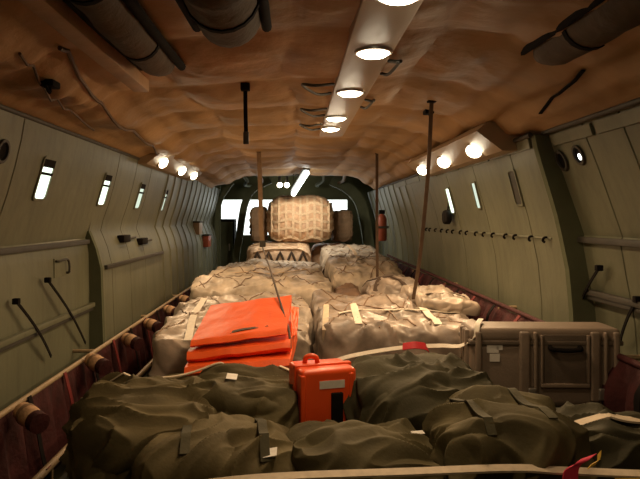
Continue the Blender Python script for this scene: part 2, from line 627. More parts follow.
def lamp_light(loc, direction, power, size, parent):
    l = bpy.data.lights.new('lamp_light', 'SPOT')
    l.energy = power
    l.color = WARM
    l.spot_size = math.radians(165)
    l.spot_blend = .6
    l.shadow_soft_size = size
    o = bpy.data.objects.new('lamp_light', l)
    COL.objects.link(o)
    o.rotation_euler = Vector(direction).to_track_quat('-Z', 'Y').to_euler()
    o.parent = parent
    o.location = Vector(loc) - worldloc(parent)
    return o


def disc_lamp(base, nrm, r, power, label, group, aim=None):
    """round lamp: metal bezel ring and a glowing lens"""
    root = empty('cabin_lamp', base, label, 'lamp', group)
    n = Vector(nrm).normalized()
    s = n.cross(Vector((0, 1, 0.01))).normalized(); u = s.cross(n)
    P = lambda rr, h, a: Vector(base) + n * h + rr * (math.cos(a) * s + math.sin(a) * u)
    A = [2 * math.pi * k / 28 for k in range(28)]
    bm = bmesh.new()
    R = [[bm.verts.new(P(rr, h, a)) for a in A] for rr, h in ((r * 1.18, -.004), (r * 1.16, .012), (r * 1.02, .014), (r * .98, .004))]
    for a, b in zip(R, R[1:]):
        for k in range(28):
            bm.faces.new((a[k], a[(k + 1) % 28], b[(k + 1) % 28], b[k]))
    link('bezel', bm, M['steel'], root)
    bm = bmesh.new()
    R = [[bm.verts.new(P(rr, h, a)) for a in A] for rr, h in ((r, .003), (r * .93, .016), (r * .75, .026), (r * .4, .032))]
    for a, b in zip(R, R[1:]):
        for k in range(28):
            bm.faces.new((a[k], a[(k + 1) % 28], b[(k + 1) % 28], b[k]))
    bm.faces.new(R[-1])
    link('lens', bm, M['glow'], root)
    lamp_light(Vector(base) + n * .05, aim or n, power, r * .8, root)
    return root


order = ['round lamp in the central ceiling strip directly overhead, ahead of the visible row', 'nearest of the round lamps in the central ceiling strip', 'second round lamp from the front in the central ceiling strip', 'third round lamp from the front in the central ceiling strip',
         'fourth round lamp from the front in the central ceiling strip', 'farthest round lamp in the central ceiling strip']
for i, (Y, x) in enumerate(((.7, .375), (2.2, .375), (2.97, .38), (3.92, .355), (4.92, .335), (5.5, .325))):  # first entry is an unseen lamp added to light the near faces
    disc_lamp(W(x, Y, SZ), (0, 0, -1), .078, (10, 11, 19, 22, 21, 21)[i], order[i], 'round lamps in the central ceiling strip')
# lamps in the slanting side boxes
for side, X, Z, ys, nm in ((-1, -1.385, .615, (6.55, 7.65, 8.55), 'left'), (1, 1.36, .54, (4.68, 5.62, 6.55), 'right')):
    bm = bmesh.new()
    y0, y1 = ys[0] - .4, ys[-1] + .4
    v = []
    for y in (y0, y1):
        for dx, dz in ((-.10, .06), (.08, -.075), (.19, -.075), (.19, .09), (-.02, .13)):
            v.append(bm.verts.new(W(X + side * dx, y, Z + dz)))
    bmesh.ops.convex_hull(bm, input=bm.verts)
    o = link('trim_14' if side < 0 else 'trim_15', bm, M['strip'], smooth=False); tag(o, kind='structure')
    pod_parts = []
    for i, y in enumerate(ys):
        nrm = Vector((-side * .60, 0, -.80)).normalized()
        nrm = Vector((-side * .135, 0, -.18)).normalized()
        nrm = Vector((.72, -.42, -.55) if side < 0 else (-.45, -.62, -.62)).normalized()
        base = W(X + side * -.0, y, Z - .03)
        pod = tube(bmesh.new(), [base - nrm * .12, base - nrm * .003], [.075, .067], 20)
        pod_parts.append((pod, 'pod'))
        lamp = disc_lamp(base, nrm, .058, 24 if side < 0 else 27,
                  '%s round lamp of three in the %s-hand wall-top light box' % (('nearest', 'middle', 'farthest')[i], nm), 'round lamps in the wall-top light boxes', (-side * .6, -.15, -.7))
        link('pod', pod, M['strip'], lamp)

# fluorescent tube near the far end
root = empty('fluorescent_lamp', W(.1, 10.75, .44), 'long white fluorescent tube slanting in front of the tall netted bundle', 'lamp')
a, b = W(.21, 10.2, .745), W(-.01, 11.3, .44)
link('tube', tube(bmesh.new(), [a, b], .042), M['tubeglow'], root)
for t in (.15, .6):
    lp = lamp_light(a + (b - a) * t - Vector((0, 0, .09)), (0, .5, -1), 20, .06, root)
    lp.data.color = (1, .84, .62)
for q in (a, b): link('hanger', tube(bmesh.new(), [q + Vector((0, 0, .06)), Vector((q.x, q.y, CZ + ceil_h(q.x, q.y)))], .008, 6), M['rail_d'], root)
link('housing', ribbon(bmesh.new(), [a + Vector((0, 0, .062)), b + Vector((0, 0, .062))], .12, .03), M['rail_d'], root)
for i, X in enumerate((-.32, -.16)):
    root = empty('bulb_lamp', W(X, 13.9, .74), '%s of two small bulbs under the far dark roof' % ('left' if i == 0 else 'right'), 'lamp', 'small bulbs under the far roof')
    bm = bmesh.new()
    bmesh.ops.create_icosphere(bm, subdivisions=2, radius=.06)
    bmesh.ops.translate(bm, vec=W(X, 13.9, .74), verts=bm.verts)
    link('bulb', bm, M['glow'], root)
    link('socket', tube(bmesh.new(), [W(X, 13.9, .78), W(X, 13.9, 1.05)], .035), M['rail_d'], root)

# bare roof structure beyond the quilt
for i, (Y, Z) in enumerate(((12.1, .95), (12.9, .94), (13.6, .93))):
    bm = box(bmesh.new(), W(-1.9, Y, Z), W(1.9, Y + .1, Z + .11), .01)
    tag(link('roof_beam', bm, M['rail_d']), kind='structure')
for i, X in enumerate((-1.0, -.7, .55, .95)):
    bm = tube(bmesh.new(), smooth_path([W(X, 11.6, .83), W(X + .05, 12.6, .76), W(X - .06, 13.4, .72), W(X, 14.5, .75)]), .035)
    tag(link('roof_pipe', bm, M['tan'] if i % 2 else M['wall_d']),
        ('outer pale pipe', 'dark pipe left of the tube lamp', 'dark pipe right of the tube lamp', 'outer tan pipe')[i] + ' under the far roof', 'pipe', 'pipes under the far roof')

# ------------------------------------------------------------------ overhead hoist gear and ceiling straps
def hoist(xa, ya, xb, yb, r, label):
    root = empty('overhead_hoist', W(xa, ya, .72), label, 'hoist', 'dark hoist sleeves at the ceiling')
    n = 26
    pts = [W(xa + (xb - xa) * t, ya + (yb - ya) * t, .825 - .02 * math.sin(t * 3)) for t in [k / n for k in range(n + 1)]]
    rr = [r * (1 + .09 * noise.noise(Vector((k * .5, ya, 2)))) * min(1, .55 + .16 * (n - k)) * min(1, .5 + .2 * k) for k in range(n + 1)]
    link('canvas_sleeve', tube(bmesh.new(), pts, rr, 20), M['dolive'], root)
    d = (pts[-1] - pts[0]).normalized(); s = Vector((d.y, -d.x, 0))
    for q in (-1, 1):
        e = smooth_path([p + s * q * r * 1.12 + Vector((0, 0, -.02)) for p in (pts[0], pts[n // 2], pts[-2])], 8)
        link('edge_rail', tube(bmesh.new(), e, .022), M['black'], root)  # black strips standing for the shade in the gaps beside the sleeve
    for k in (8, 18):
        bm = tube(bmesh.new(), [pts[k] - d * .015, pts[k] + d * .015], [rr[k] * 1.05, rr[k] * 1.05], 20)
        link('tie_band', bm, M['black'], root)
    return root


hoist(-.70, 1.5, -.70, 3.35, .095, 'long dark canvas hoist sleeve at the upper left of the ceiling')
hoist(-.26, 1.3, -.26, 2.65, .13, 'short wide dark hoist sleeve beside the long left one')
hoist(1.20, 1.4, 1.22, 3.05, .11, 'dark canvas hoist sleeve at the upper right of the ceiling')
# hoist rail beside the left sleeve
bm = box(bmesh.new(), W(-.93, -1.0, .73), W(-.84, 3.6, .80), .008)
tag(link('trim_16', bm, M['canvas']), kind='structure')


def on_ceiling(pts, w, m, name, label, cat, group=None, t=.006, tubular=False):
    P = []
    for p in smooth_path([Vector((x, y, 0)) for x, y in pts], 6):
        h, _ = None, None
        P.append(W(p.x, p.y, ceil_h(p.x, p.y) - .012))
    bm = tube(bmesh.new(), P, w / 2, 6) if tubular else ribbon(bmesh.new(), P, w, t)
    return tag(link(name, bm, m), label, cat, group)


on_ceiling([(-1.02, 2.7), (-1.12, 3.3), (-1.2, 4.1), (-1.27, 5.4), (-1.36, 6.2)], .022, M['brown'], 'lacing_rope', 'dark curved cord on the brown quilt above the left windows', 'cord', None, tubular=True)
on_ceiling([(-1.15, 2.6), (-1.3, 3.4), (-1.42, 4.4)], .014, M['brown'], 'lacing_rope', 'thin dark cord on the quilt at far upper left, nearest the wall', 'cord', None, tubular=True)
on_ceiling([(1.33, 2.85), (1.45, 3.65)], .02, M['black'], 'ceiling_strap', 'short dark strap on the quilt above the right porthole', 'strap')
for x, y, lb in ((-1.2, 3.05, 'black clip on the quilt at upper left'), (1.02, 4.7, 'small black clip on the quilt right of the central lamps')):
    root = empty('quilt_clip', W(x, y, ceil_h(x, y)), lb, 'clip')
    z = ceil_h(x, y)
    link('plate', box(bmesh.new(), W(x - .035, y - .05, z - .03), W(x + .035, y + .05, z + .005), .01), M['black'], root)
    link('hook', tube(bmesh.new(), smooth_path([W(x, y, z - .02), W(x + .01, y - .03, z - .06), W(x, y - .06, z - .03)], 4), .008, 6), M['black'], root)
# dark cable loops either side of the light strip
loops = [(SX0 - .01, 3.75, -1, 'dark cable loop left of the second central lamp'), (SX0 - .01, 4.6, -1, 'dark cable loop left of the third central lamp'), (SX0 - .01, 5.35, -1, 'dark cable loop left of the far central lamps'),
         (SX1 + .01, 3.2, 1, 'dark cable loop right of the second central lamp'), (SX1 + .01, 4.25, 1, 'dark cable loop right of the third central lamp')]
for x, y, s, lb in loops:
    k = .19 if s < 0 else .06
    P = smooth_path([W(x, y, SZ + .01), W(x + s * k * .6, y - .10, SZ - .02), W(x + s * k, y + .02, SZ + .01), W(x + s * k * .5, y + .2, SZ - .01), W(x, y + .28, SZ + .01)], 6)
    tag(link('cable_loop', tube(bmesh.new(), P, .009, 8), M['rail_d']), lb, 'cable', 'cable loops beside the light strip')
    
# hanging straps
def hang(name, pts, w, m, label, bucklez=None, kind='strap', side=(1, 0, 0)):
    root = empty(name, Vector(pts[-1]), label, kind, None)
    link('webbing', ribbon(bmesh.new(), smooth_path(pts, 6), w, .006, side=side), m, root)
    a = Vector(pts[0])
    link('anchor', box(bmesh.new(), a - Vector((.03, .03, .02)), a + Vector((.03, .03, .03)), .008), M['black'], root)
    if bucklez is not None:
        p = Vector(pts[-1])
        bm = box(bmesh.new(), p - Vector((w * .7, .012, .05)), p + Vector((w * .7, .012, .03)), .006)
        link('buckle', bm, M['rail_d'], root)
    return root


hang('hanging_strap', [W(-.31, 3.95, .83), W(-.31, 3.96, .70), W(-.305, 3.95, .52)], .026, M['black'], 'short black strap hanging from the ceiling left of the central lamps', 1)
r2 = hang('hanging_strap', [W(-.44, 7.75, .84), W(-.42, 7.75, .3), W(-.41, 7.72, -.1), W(-.39, 7.7, -.31)], .055, M['tan'], 'wide tan strap hanging in front of the far netted bundle', 1)
hang('hanging_strap', [W(1.03, 7.7, .82), W(1.03, 7.7, .2), W(1.03, 7.68, -.3), W(1.03, 7.66, -.78)], .035, M['brown'], 'thin dark strap hanging right of the far netted bundle')
hang('hanging_strap', [W(.955, 4.3, .82), W(.96, 4.45, .3), W(.985, 4.85, -.3), W(1.0, 5.2, -.68)], .028, M['brown'], 'long brown strap hanging from ceiling to cargo beside the right wall')

# ------------------------------------------------------------------ things on the walls
def wall_strap(pr, p0, p1, w, m, label):
    root = empty('wall_strap', on_wall(pr, p1[0], p1[1], .03), label, 'strap', 'dark straps on the lower walls')
    P = [on_wall(pr, p0[0] + (p1[0] - p0[0]) * t, p0[1] + (p1[1] - p0[1]) * t, .045 + .02 * math.sin(t * 3.1)) for t in [k / 8 for k in range(9)]]
    link('webbing', ribbon(bmesh.new(), P, w, .006, normals=[(1 if pr[0][0] < 0 else -1, 0, .01)] * 9), m, root)
    link('hook', box(bmesh.new(), P[0] - Vector((.02, .018, .018)), P[0] + Vector((.02, .018, .018)), .006), M['black'], root)


wall_strap(L_NEAR, (3.72, -.50), (4.25, -.95), .02, M['black'], 'dark diagonal strap on the left wall nearest the front')
wall_strap(L_NEAR, (4.2, -.42), (4.95, -1.0), .02, M['black'], 'dark diagonal strap on the left wall beside the green post')
wall_strap(R_NEAR, (3.72, -.30), (4.15, -.66), .02, M['black'], 'dark diagonal strap on the right wall beside the green frame')
wall_strap(R_NEAR, (3.35, -.44), (3.6, -.72), .02, M['black'], 'dark diagonal strap at the right edge of the right wall')
for nm, pr, y0, y1, Z, lb in (('grab_rail', L_NEAR, -.8, 5.15, -.72, 'long grey-green rail along the lower left wall'), ('grab_rail', R_NEAR, 1.5, 3.95, -.47, 'dark rail along the near right wall')):
    x = prof_x(pr, Z); s = 1 if x < 0 else -1
    root = empty(nm, W(x, (y0 + y1) / 2, Z), lb, 'rail')
    link('bar', box(bmesh.new(), W(min(x + s * .02, x + s * .06), y0, Z - .015), W(max(x + s * .02, x + s * .06), y1, Z + .02), .006), M['wall'] if s > 0 else M['rail_d'], root)
    link('lower_lip', box(bmesh.new(), W(min(x, x + s * .045), y0, Z - .045), W(max(x, x + s * .045), y1, Z - .017), .006), M['rail_d'], root)
# handle plate on left wall
p = on_wall(L_NEAR, 4.55, -.34)
root = empty('wall_bracket', p, 'small dark bracket handle on the left wall panel', 'handle')
link('grip', tube(bmesh.new(), smooth_path([p + Vector((0.0, -.11, .03)), p + Vector((.03, -.10, .03)), p + Vector((.03, .07, .03)), p + Vector((.03, .10, -.06)), p + Vector((0, .1, -.07))], 5), .009, 8), M['rail_d'], root)
link('plate', box(bmesh.new(), p + Vector((-.002, -.13, -.09)), p + Vector((.008, .13, .05)), .004), M['wall'], root)
for Y, Z, lb in ((6.05, -.20, 'black junction box on the left wall, nearer of two'), (6.7, -.25, 'black junction box on the left wall, farther of two')):
    p = on_wall(L_FAR, Y, Z)
    root = empty('junction_box', p, lb, 'box', 'black boxes on the left wall')
    link('body', box(bmesh.new(), p + Vector((-.01, -.12, -.035)), p + Vector((.06, .12, .035)), .01), M['black'], root)
    link('conduit', tube(bmesh.new(), [p + Vector((.03, .1, 0)), p + Vector((.02, .45, .0))], .012, 8), M['rail_d'], root)
# hook rail on right wall
x = prof_x(R_FAR, -.13)
root = empty('hook_rail', W(x, 5.3, -.13), 'row of small black hooks along the right wall below the slot windows', 'rail')
link('rail', box(bmesh.new(), W(x - .006, 4.15, -.145), W(x + .01, 8.2, -.13), .003), M['wall'], root)
for k in range(15):
    y = 4.22 + .27 * k + random.uniform(-.05, .05)
    bm = tube(bmesh.new(), smooth_path([W(x - .01, y, -.13), W(x - .03, y, -.135), W(x - .033, y + .01, -.155), W(x - .02, y + .01, -.165)], 4), .009, 6)
    link('hook', bm, M['black'], root)
# black headset bag on right wall
p = on_wall(R_FAR, 6.62, .05)
root = empty('hanging_pouch', p, 'black pouch hanging on the right wall below the bright slot window', 'pouch')
link('body', soft(p + Vector((-.05, 0, -.04)), (.09, .20, .16), 3, 12, 4, .01, .006), M['black'], root)
link('loop', tube(bmesh.new(), smooth_path([p + Vector((-.03, -.04, .03)), p + Vector((-.03, 0, .13)), p + Vector((-.03, .04, .03))], 5), .008, 6), M['black'], root)
# fire extinguisher by the far right wall
p = on_wall(R_FAR, 10.8, -.12, .08)
root = empty('fire_extinguisher', p, 'red-brown cylinder extinguisher upright on the far right wall', 'extinguisher')
bm = tube(bmesh.new(), [p + Vector((-.11, 0, z)) for z in (-.28, -.26, .10, .16, .19)], [.07, .085, .085, .06, .03], 16)
link('cylinder', bm, M['ext'], root)
link('valve', box(bmesh.new(), p + Vector((-.16, -.03, .19)), p + Vector((-.06, .03, .26)), .01), M['black'], root)
link('bracket', box(bmesh.new(), p + Vector((-.2, -.09, -.06)), p + Vector((.0, .09, -.02)), .004), M['rail_d'], root)
# boxes on far left wall
for Y, Z, m, lb in ((10.6, -.18, 'strip', 'pale equipment box on the far left wall'), (11.2, -.42, 'ext', 'reddish equipment box low on the far left wall')):
    p = on_wall(L_FAR, Y, Z)
    root = empty('equipment_box', p, lb, 'box')
    link('body', box(bmesh.new(), p + Vector((-.01, -.17, -.1)), p + Vector((.10, .17, .1)), .012), M[m], root)
    link('lid', box(bmesh.new(), p + Vector((-.01, -.18, .1)), p + Vector((.11, .18, .125)), .006), M['rail_d'], root)
# dark locker in the far left corner
root = empty('equipment_locker', W(-1.42, 13.5, -1.9), 'dark equipment locker in the far left corner below the bright opening', 'locker')
link('body', box(bmesh.new(), W(-1.75, 13.3, -1.9), W(-1.28, 13.8, -.02), .02), M['black'], root)
link('door', box(bmesh.new(), W(-1.72, 13.28, -1.6), W(-1.31, 13.31, -.08), .008), M['wall_d'], root)
link('handle', box(bmesh.new(), W(-1.40, 13.25, -.7), W(-1.37, 13.28, -.55), .006), M['steel'], root)

# ------------------------------------------------------------------ troop seats folded along the walls
root = empty('troop_seat', W(-1.4, 6.5, -1.9), 'long folded troop seat of dark red webbing along the left wall', 'seat')
link('top_rail', tube(bmesh.new(), [W(-1.535, 1.0, -1.03), W(-1.535, 12.2, -1.03)], .017), M['tubing'], root)
link('seat_rail', tube(bmesh.new(), [W(-1.22, 1.0, -1.24), W(-1.22, 12.2, -1.24)], .02), M['tubing'], root)
bm = bmesh.new()
rows = []
for j in range(261):
    y = 1.0 + 11.2 * j / 260
    row = []
    for i in range(15):
        t = i / 14
        if t < .6:
            x, z = -1.53 + .05 * t / .6, -1.04 - .46 * t / .6
        else:
            q = (t - .6) / .4
            x, z = -1.48 + .25 * q, -1.50 + .25 * q ** 1.5
        wv = math.sin(math.pi * t)
        x += .03 * wv * math.sin(y * 2 * math.pi / .21)
        z += .03 * noise.noise(Vector((x * 4, y * 3, 5))) * wv
        row.append(bm.verts.new(W(x, y, z)))
    rows.append(row)
for a, b in zip(rows, rows[1:]):
    for i in range(14): bm.faces.new((a[i], a[i + 1], b[i + 1], b[i]))
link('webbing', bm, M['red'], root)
for k in range(19):
    y = 1.9 + .55 * k
    P = smooth_path([W(-1.515, y, -1.02), W(-1.47, y, -1.2), W(-1.43, y + .03, -1.44), W(-1.36, y + .04, -1.40), W(-1.20, y + .04, -1.22)], 5)
    link('strap', ribbon(bmesh.new(), P, .045, .005, side=(0, 1, 0)), M['black'] if k % 2 else M['redd'], root)
for k in range(7):
    y = 1.4 + 1.7 * k
    link('leg', tube(bmesh.new(), [W(-1.22, y, -1.24), W(-1.22, y, -1.9)], .016), M['tubing'], root)
    link('wall_bracket', tube(bmesh.new(), [W(-1.535, y, -1.03), W(-1.63 if y > 5.2 else -1.72, y, -1.03)], .014), M['tubing'], root)

root = empty('troop_seat', W(1.65, 6, -1.9), 'folded troop seat of red webbing along the right wall', 'seat')
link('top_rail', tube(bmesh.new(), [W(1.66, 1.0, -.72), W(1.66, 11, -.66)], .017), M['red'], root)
bm = bmesh.new()
rows = []
for j in range(221):
    y = 1.0 + 10 * j / 220
    row = []
    for i in range(10):
        t = i / 9
        x = 1.66 - .06 * math.sin(t * 3) + .03 * math.sin(y * 2 * math.pi / .23)*math.sin(math.pi*t)
        row.append(bm.verts.new(W(x, y, -.71 - .40 * t + .03 * noise.noise(Vector((y * 2, t * 2, 1))))))
    rows.append(row)
for a, b in zip(rows, rows[1:]):
    for i in range(9): bm.faces.new((a[i], a[i + 1], b[i + 1], b[i]))
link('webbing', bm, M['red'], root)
for k in range(17):
    y = 1.7 + .55 * k
    P = smooth_path([W(1.62, y, -.70), W(1.57, y, -.77), W(1.565, y + .03, -.85), W(1.58, y + .02, -1.05)], 5)
    link('strap', ribbon(bmesh.new(), P, .05, .005, side=(0, 1, 0)), M['redd'] if k % 2 else M['black'], root)
for k in range(6):
    y = 1.4 + 1.8 * k
    link('leg', tube(bmesh.new(), [W(1.66, y, -.72), W(1.66, y, -1.9)], .016), M['tubing'], root)
    link('wall_bracket', tube(bmesh.new(), [W(1.66, y, -.72), W(1.80 if y > 4 else 1.94, y, -.72)], .014), M['tubing'], root)

# rolled pads hung under the left rail
proto = None
where = ['nearest the front', 'second from the front', 'third from the front', 'fourth from the front', 'fifth from the front', 'sixth from the front', 'seventh from the front', 'farthest from the front']
for i, (y, z) in enumerate(((3.32, -1.06), (4.45, -1.04), (5.4, -1.07), (6.2, -1.07), (7.15, -1.07), (8.1, -1.07), (9.1, -1.07), (10.1, -1.07))):
    loc = W(-1.42, y, z - .075)
    lb = 'peach-coloured cloth roll tucked on the left red webbing seat, ' + where[i]
    if proto is None:
        proto = empty('cloth_roll', loc, lb, 'roll', 'cloth rolls on the left troop seat')
        c = loc + Vector((0, 0, .075))
        d = Vector((.65, -.55, -.12)).normalized()
        pts = [c + d * t for t in (-.08, -.077, -.04, 0, .04, .06, .065)]
        link('body', tube(bmesh.new(), pts, [.035, .05, .056, .058, .056, .05, .04], 18), M['roll'], proto)
        link('end_ring', tube(bmesh.new(), [c + d * .064, c + d * .07, c + d * .12, c + d * .122], [.05, .057, .055, .04], 18), M['red'], proto)
        link('tie', tube(bmesh.new(), [c + d * -.03, c + d * -.005], [.0595, .0595], 18), M['tan'], proto)
    else:
        copy_tree(proto, loc, lb)

# ------------------------------------------------------------------ pallet loads
def load(key, x0, x1, y0, y1, top, m, label, e=7, seed=1, lump=.07, crease=.03, cf=(3.2, 3.2, 3.2), rz=0, cuts=46, tilt=None, name='cargo_load', bottom=-1.86):
    c = W((x0 + x1) / 2, (y0 + y1) / 2, (top + bottom) / 2)
    root = empty(name, W((x0 + x1) / 2, (y0 + y1) / 2, bottom), label, 'cargo')
    bm = soft(c, (x1 - x0, y1 - y0, top - bottom), e, cuts, seed, lump, crease, cf, rz, tilt=tilt, cloth=True, fine=.7, turn=(seed * .31) % 1.6)
    link('cover', bm, m, root, keep=key)
    if bottom < -1.8:
        link('pallet', box(bmesh.new(), W(x0 + .02, y0 + .02, -1.9), W(x1 - .02, y1 - .02, -1.85), .01), M['steel'], root)
    return root


A = load('A', -1.03, .13, 4.25, 6.55, -.80, M['film'], 'dusty plastic-wrapped pallet load behind the folded orange sheet', seed=3, e=13, lump=.08, crease=.028, cuts=70)
B = load('B', .19, 1.42, 4.35, 6.3, -.76, M['film3'], 'grey plastic-wrapped pallet load behind the grey case and white strap', seed=11, e=12, lump=.09, crease=.028, cuts=64)
C = load('Cc', 1.06, 1.50, 4.98, 6.15, -.67, M['film'], 'small flat wrapped package lying on the grey load beside the red webbing', seed=5, e=6, cuts=40, lump=.03, crease=.03, bottom=-.79)
D = load('D', -1.13, .42, 6.68, 10.85, -.74, M['film2'], 'long pale lumpy wrapped load in the middle of the hold', seed=21, e=14, lump=.09, crease=.028, cuts=80)
E = load('E', .80, 1.42, 6.45, 7.6, -.69, M['film3'], 'humped wrapped load with dark gaps right of the pale one', seed=31, e=5, lump=.08, crease=.03, rz=.0)
E2 = load('E2', .46, .76, 6.45, 7.55, -.79, M['sack'], 'dark brown sack sunk between the pale middle load and the humped load', seed=35, e=4, lump=.05, crease=.03, cuts=36)  # made-up dark filler that imitates the shaded gap between loads
F = load('F', .50, 1.44, 7.75, 12.1, -.585, M['film2'], 'flat pale wrapped load near the far right wall', seed=41, e=10, tilt=(0, .045), lump=.08, crease=.028, cuts=70)
G = load('G', -.86, .30, 11.02, 13.0, -.50, M['tancover'], 'low netted bundle with zigzag lacing under the tall far stack', seed=51, e=9, lump=.05, crease=.02)
# the part of the stack's footing on the right
K = load('K', .36, 1.2, 12.3, 13.3, -.53, M['bundle'], 'low brown bundle under the right side of the tall far stack', seed=57, e=6, lump=.03, crease=.02, cuts=30)
P0 = load('P', -1.02, 1.44, 1.85, 4.12, -1.10, M['olive3'], 'dark covered load under the olive duffel bags', seed=61, e=9, lump=.03, crease=.01)


def zig(y, x0, x1, z0, z1, n, m, parent, key, nm):
    """zigzag lacing on the near face of a load"""
    bm = bmesh.new()
    P = []
    for k in range(n * 8 + 1):
        t = k / (n * 8)
        f = (t * n) % 1
        zz = z0 + (z1 - z0) * (1 - abs(2 * f - 1))
        x = x0 + (x1 - x0) * t
        h = BVH[key].ray_cast(Vector((x, y - 3, zz + CZ)), Vector((0, 1, 0)))
        if h[0] is not None: P.append(h[0] - Vector((0, .012, 0)))
    link(nm, tube(bm, P, .022, 6), m, parent)


zig(10.95, -.75, .26, -.84, -.60, 5, M['netd'], G, 'G', 'lacing')
for y in (11.05, 11.4, 11.8): strap_on('net_strap', [(-.83, y), (-.3, y), (.28, y)], ['G'], .07, M['net'], G, t=.008)
for x in (-.6, -.25, .1): strap_on('net_strap', [(x, 11.0), (x, 12.0)], ['G'], .07, M['net'], G, t=.008)

# tall netted bundle
def far_bundle(key, cx, y0, w, d, z0, z1, m, label, seed, netted=True, e=3.2):
    c = W(cx, y0 + d / 2, (z0 + z1) / 2)
    root = empty('netted_bundle', W(cx, y0 + d / 2, z0), label, 'bundle')
    link('cover', soft(c, (w, d, z1 - z0), e, 36, seed, .035, .02, (4, 4, 4)), m, root, keep=key)
    if netted:
        for nm, zs in (('girth_strap', [z0 + (z1 - z0) * f for f in (.12, .3, .47, .63, .8)]),):
            for z in zs:
                P, Nn = [], []
                for k in range(25):
                    a = math.pi * (1.06 + .88 * k / 24)
                    o_ = c + Vector((math.cos(a) * 3, math.sin(a) * 3, 0)); o_.z = z + CZ + .03 * math.sin(k * .9)
                    dd = Vector((c.x - o_.x, c.y - o_.y, 0)).normalized()
                    h = BVH[key].ray_cast(o_, dd)
                    if h[0] is not None: P.append(h[0] - dd * .012); Nn.append(-dd)
                link(nm, ribbon(bmesh.new(), P, .05, .01, normals=Nn), M['net'] if netted == 1 else M['tan'], root)
        for k in range(9):
            f = (k + .5) / 9
            x = cx - w * .46 + w * .92 * f
            P = []
            for j in range(20):
                zz = z0 + .04 + (z1 - z0 - .06) * j / 19
                h = BVH[key].ray_cast(Vector((x, y0 - 3, zz + CZ)), Vector((0, 1, 0)))
                if h[0] is not None: P.append(h[0] - Vector((0, .014, 0)))
            if len(P) > 3: link('upright_strap', ribbon(bmesh.new(), P, .045, .01, normals=[(0, -1, .2)] * len(P)), M['net'] if netted == 1 else M['tan'], root)
    return root


far_bundle('H', .12, 11.75, 1.32, 1.15, -.50, .45, M['bundle'], 'tall brown cargo bundle under tan netting at the far end', 71, 1, 3.4)
far_bundle('H2', -.70, 12.2, .34, .7, -.49, .22, M['sack'], 'dark brown sack left of the tall netted bundle', 77, 2, 5)
far_bundle('H3', .98, 12.35, .40, .7, -.50, .16, M['sack'], 'dark brown sack right of the tall netted bundle', 79, 2, 5)

def net(key, parent, x0, x1, y0, y1, step, skew=.35, r=.0055, m='netc'):
    bm = bmesh.new()
    for q in (-1, 1):
        k = -int((y1 - y0) / step) - 2
        while x0 + k * step < x1 + (y1 - y0):
            P = []
            n = int((y1 - y0) / .06)
            for j in range(n + 1):
                y = y0 + (y1 - y0) * j / n
                x = x0 + k * step + q * skew * (y - y0) + (0 if q > 0 else (y1 - y0) * skew) + .03 * noise.noise(Vector((k, y * 2, q)))
                if not x0 < x < x1:
                    if len(P) > 4: tube(bm, P, r, 5)
                    P = []
                    continue
                h, nn = surf(x, y, [key])
                if h is not None and h.z > CZ - 1.0: P.append(h + Vector((0, 0, .004)))
            if len(P) > 4: tube(bm, P, r, 5)
            k += 1
    return link('net', bm, M[m], parent)


net('D', D, -1.08, .36, 6.8, 10.7, .42)
net('B', B, .25, 1.36, 4.42, 6.2, .36)
net('A', A, -.98, .08, 4.35, 6.4, .36)
net('F', F, .55, 1.38, 7.85, 12.0, .42)
# straps over the loads
def lone(name, xy, keys, w, m, label, cat='strap', group=None, **k):
    return tag(strap_on(name, xy, keys, w, m, **k), label, cat, group)


lone('cargo_strap', [(-.84, 5.95), (-.80, 5.0), (-.74, 4.32)], ['A'], .055, M['white'], 'white strap over the wrapped load left of the orange sheet')
lone('cargo_strap', [(.29, 5.5), (.26, 5.0), (.22, 4.36)], ['B'], .045, M['beige'], 'pale strap slanting on the left edge of the grey wrapped load')
lone('cargo_strap', [(.34, 4.75), (.7, 4.85), (1.1, 4.95), (1.38, 5.0)], ['B'], .035, M['white'], 'long pale strap running across the grey wrapped load')
lone('cargo_strap', [(.48, 5.2), (.47, 4.8), (.46, 4.42)], ['B'], .055, M['white'], 'white cross strap on the left half of the grey wrapped load')
lone('cargo_strap', [(1.06, 5.3), (1.04, 4.8), (1.03, 4.42)], ['B'], .055, M['white'], 'white cross strap on the right half of the grey wrapped load')
lone('cargo_strap', [(-.9, 8.3), (-.4, 8.25), (.2, 8.35)], ['D'], .04, M['net'], 'tan strap across the near part of the pale middle load')
lone('cargo_strap', [(.42, 9.4), (.9, 9.35), (1.42, 9.3)], ['F'], .05, M['netd'], 'dark strap across the flat far right load')
lone('cargo_strap', [(.95, 9.2), (.98, 10.5), (1.0, 11.9)], ['F'], .05, M['net'], 'tan strap running along the flat far right load')
lone('cargo_strap', [(1.12, 5.25), (1.25, 5.3), (1.45, 5.25)], ['Cc'], .03, M['netd'], 'dark strap round the small flat package by the right wall')

lone('cargo_strap', [(.85, 7.5), (.98, 6.95), (1.2, 6.5)], ['E'], .05, M['netd'], 'dark strap slanting over the humped load in the middle of the hold')
lone('cargo_strap', [(.84, 6.5), (1.05, 7.0), (1.35, 7.5)], ['E'], .05, M['netd'], 'dark strap crossing the slanting one on the humped load')
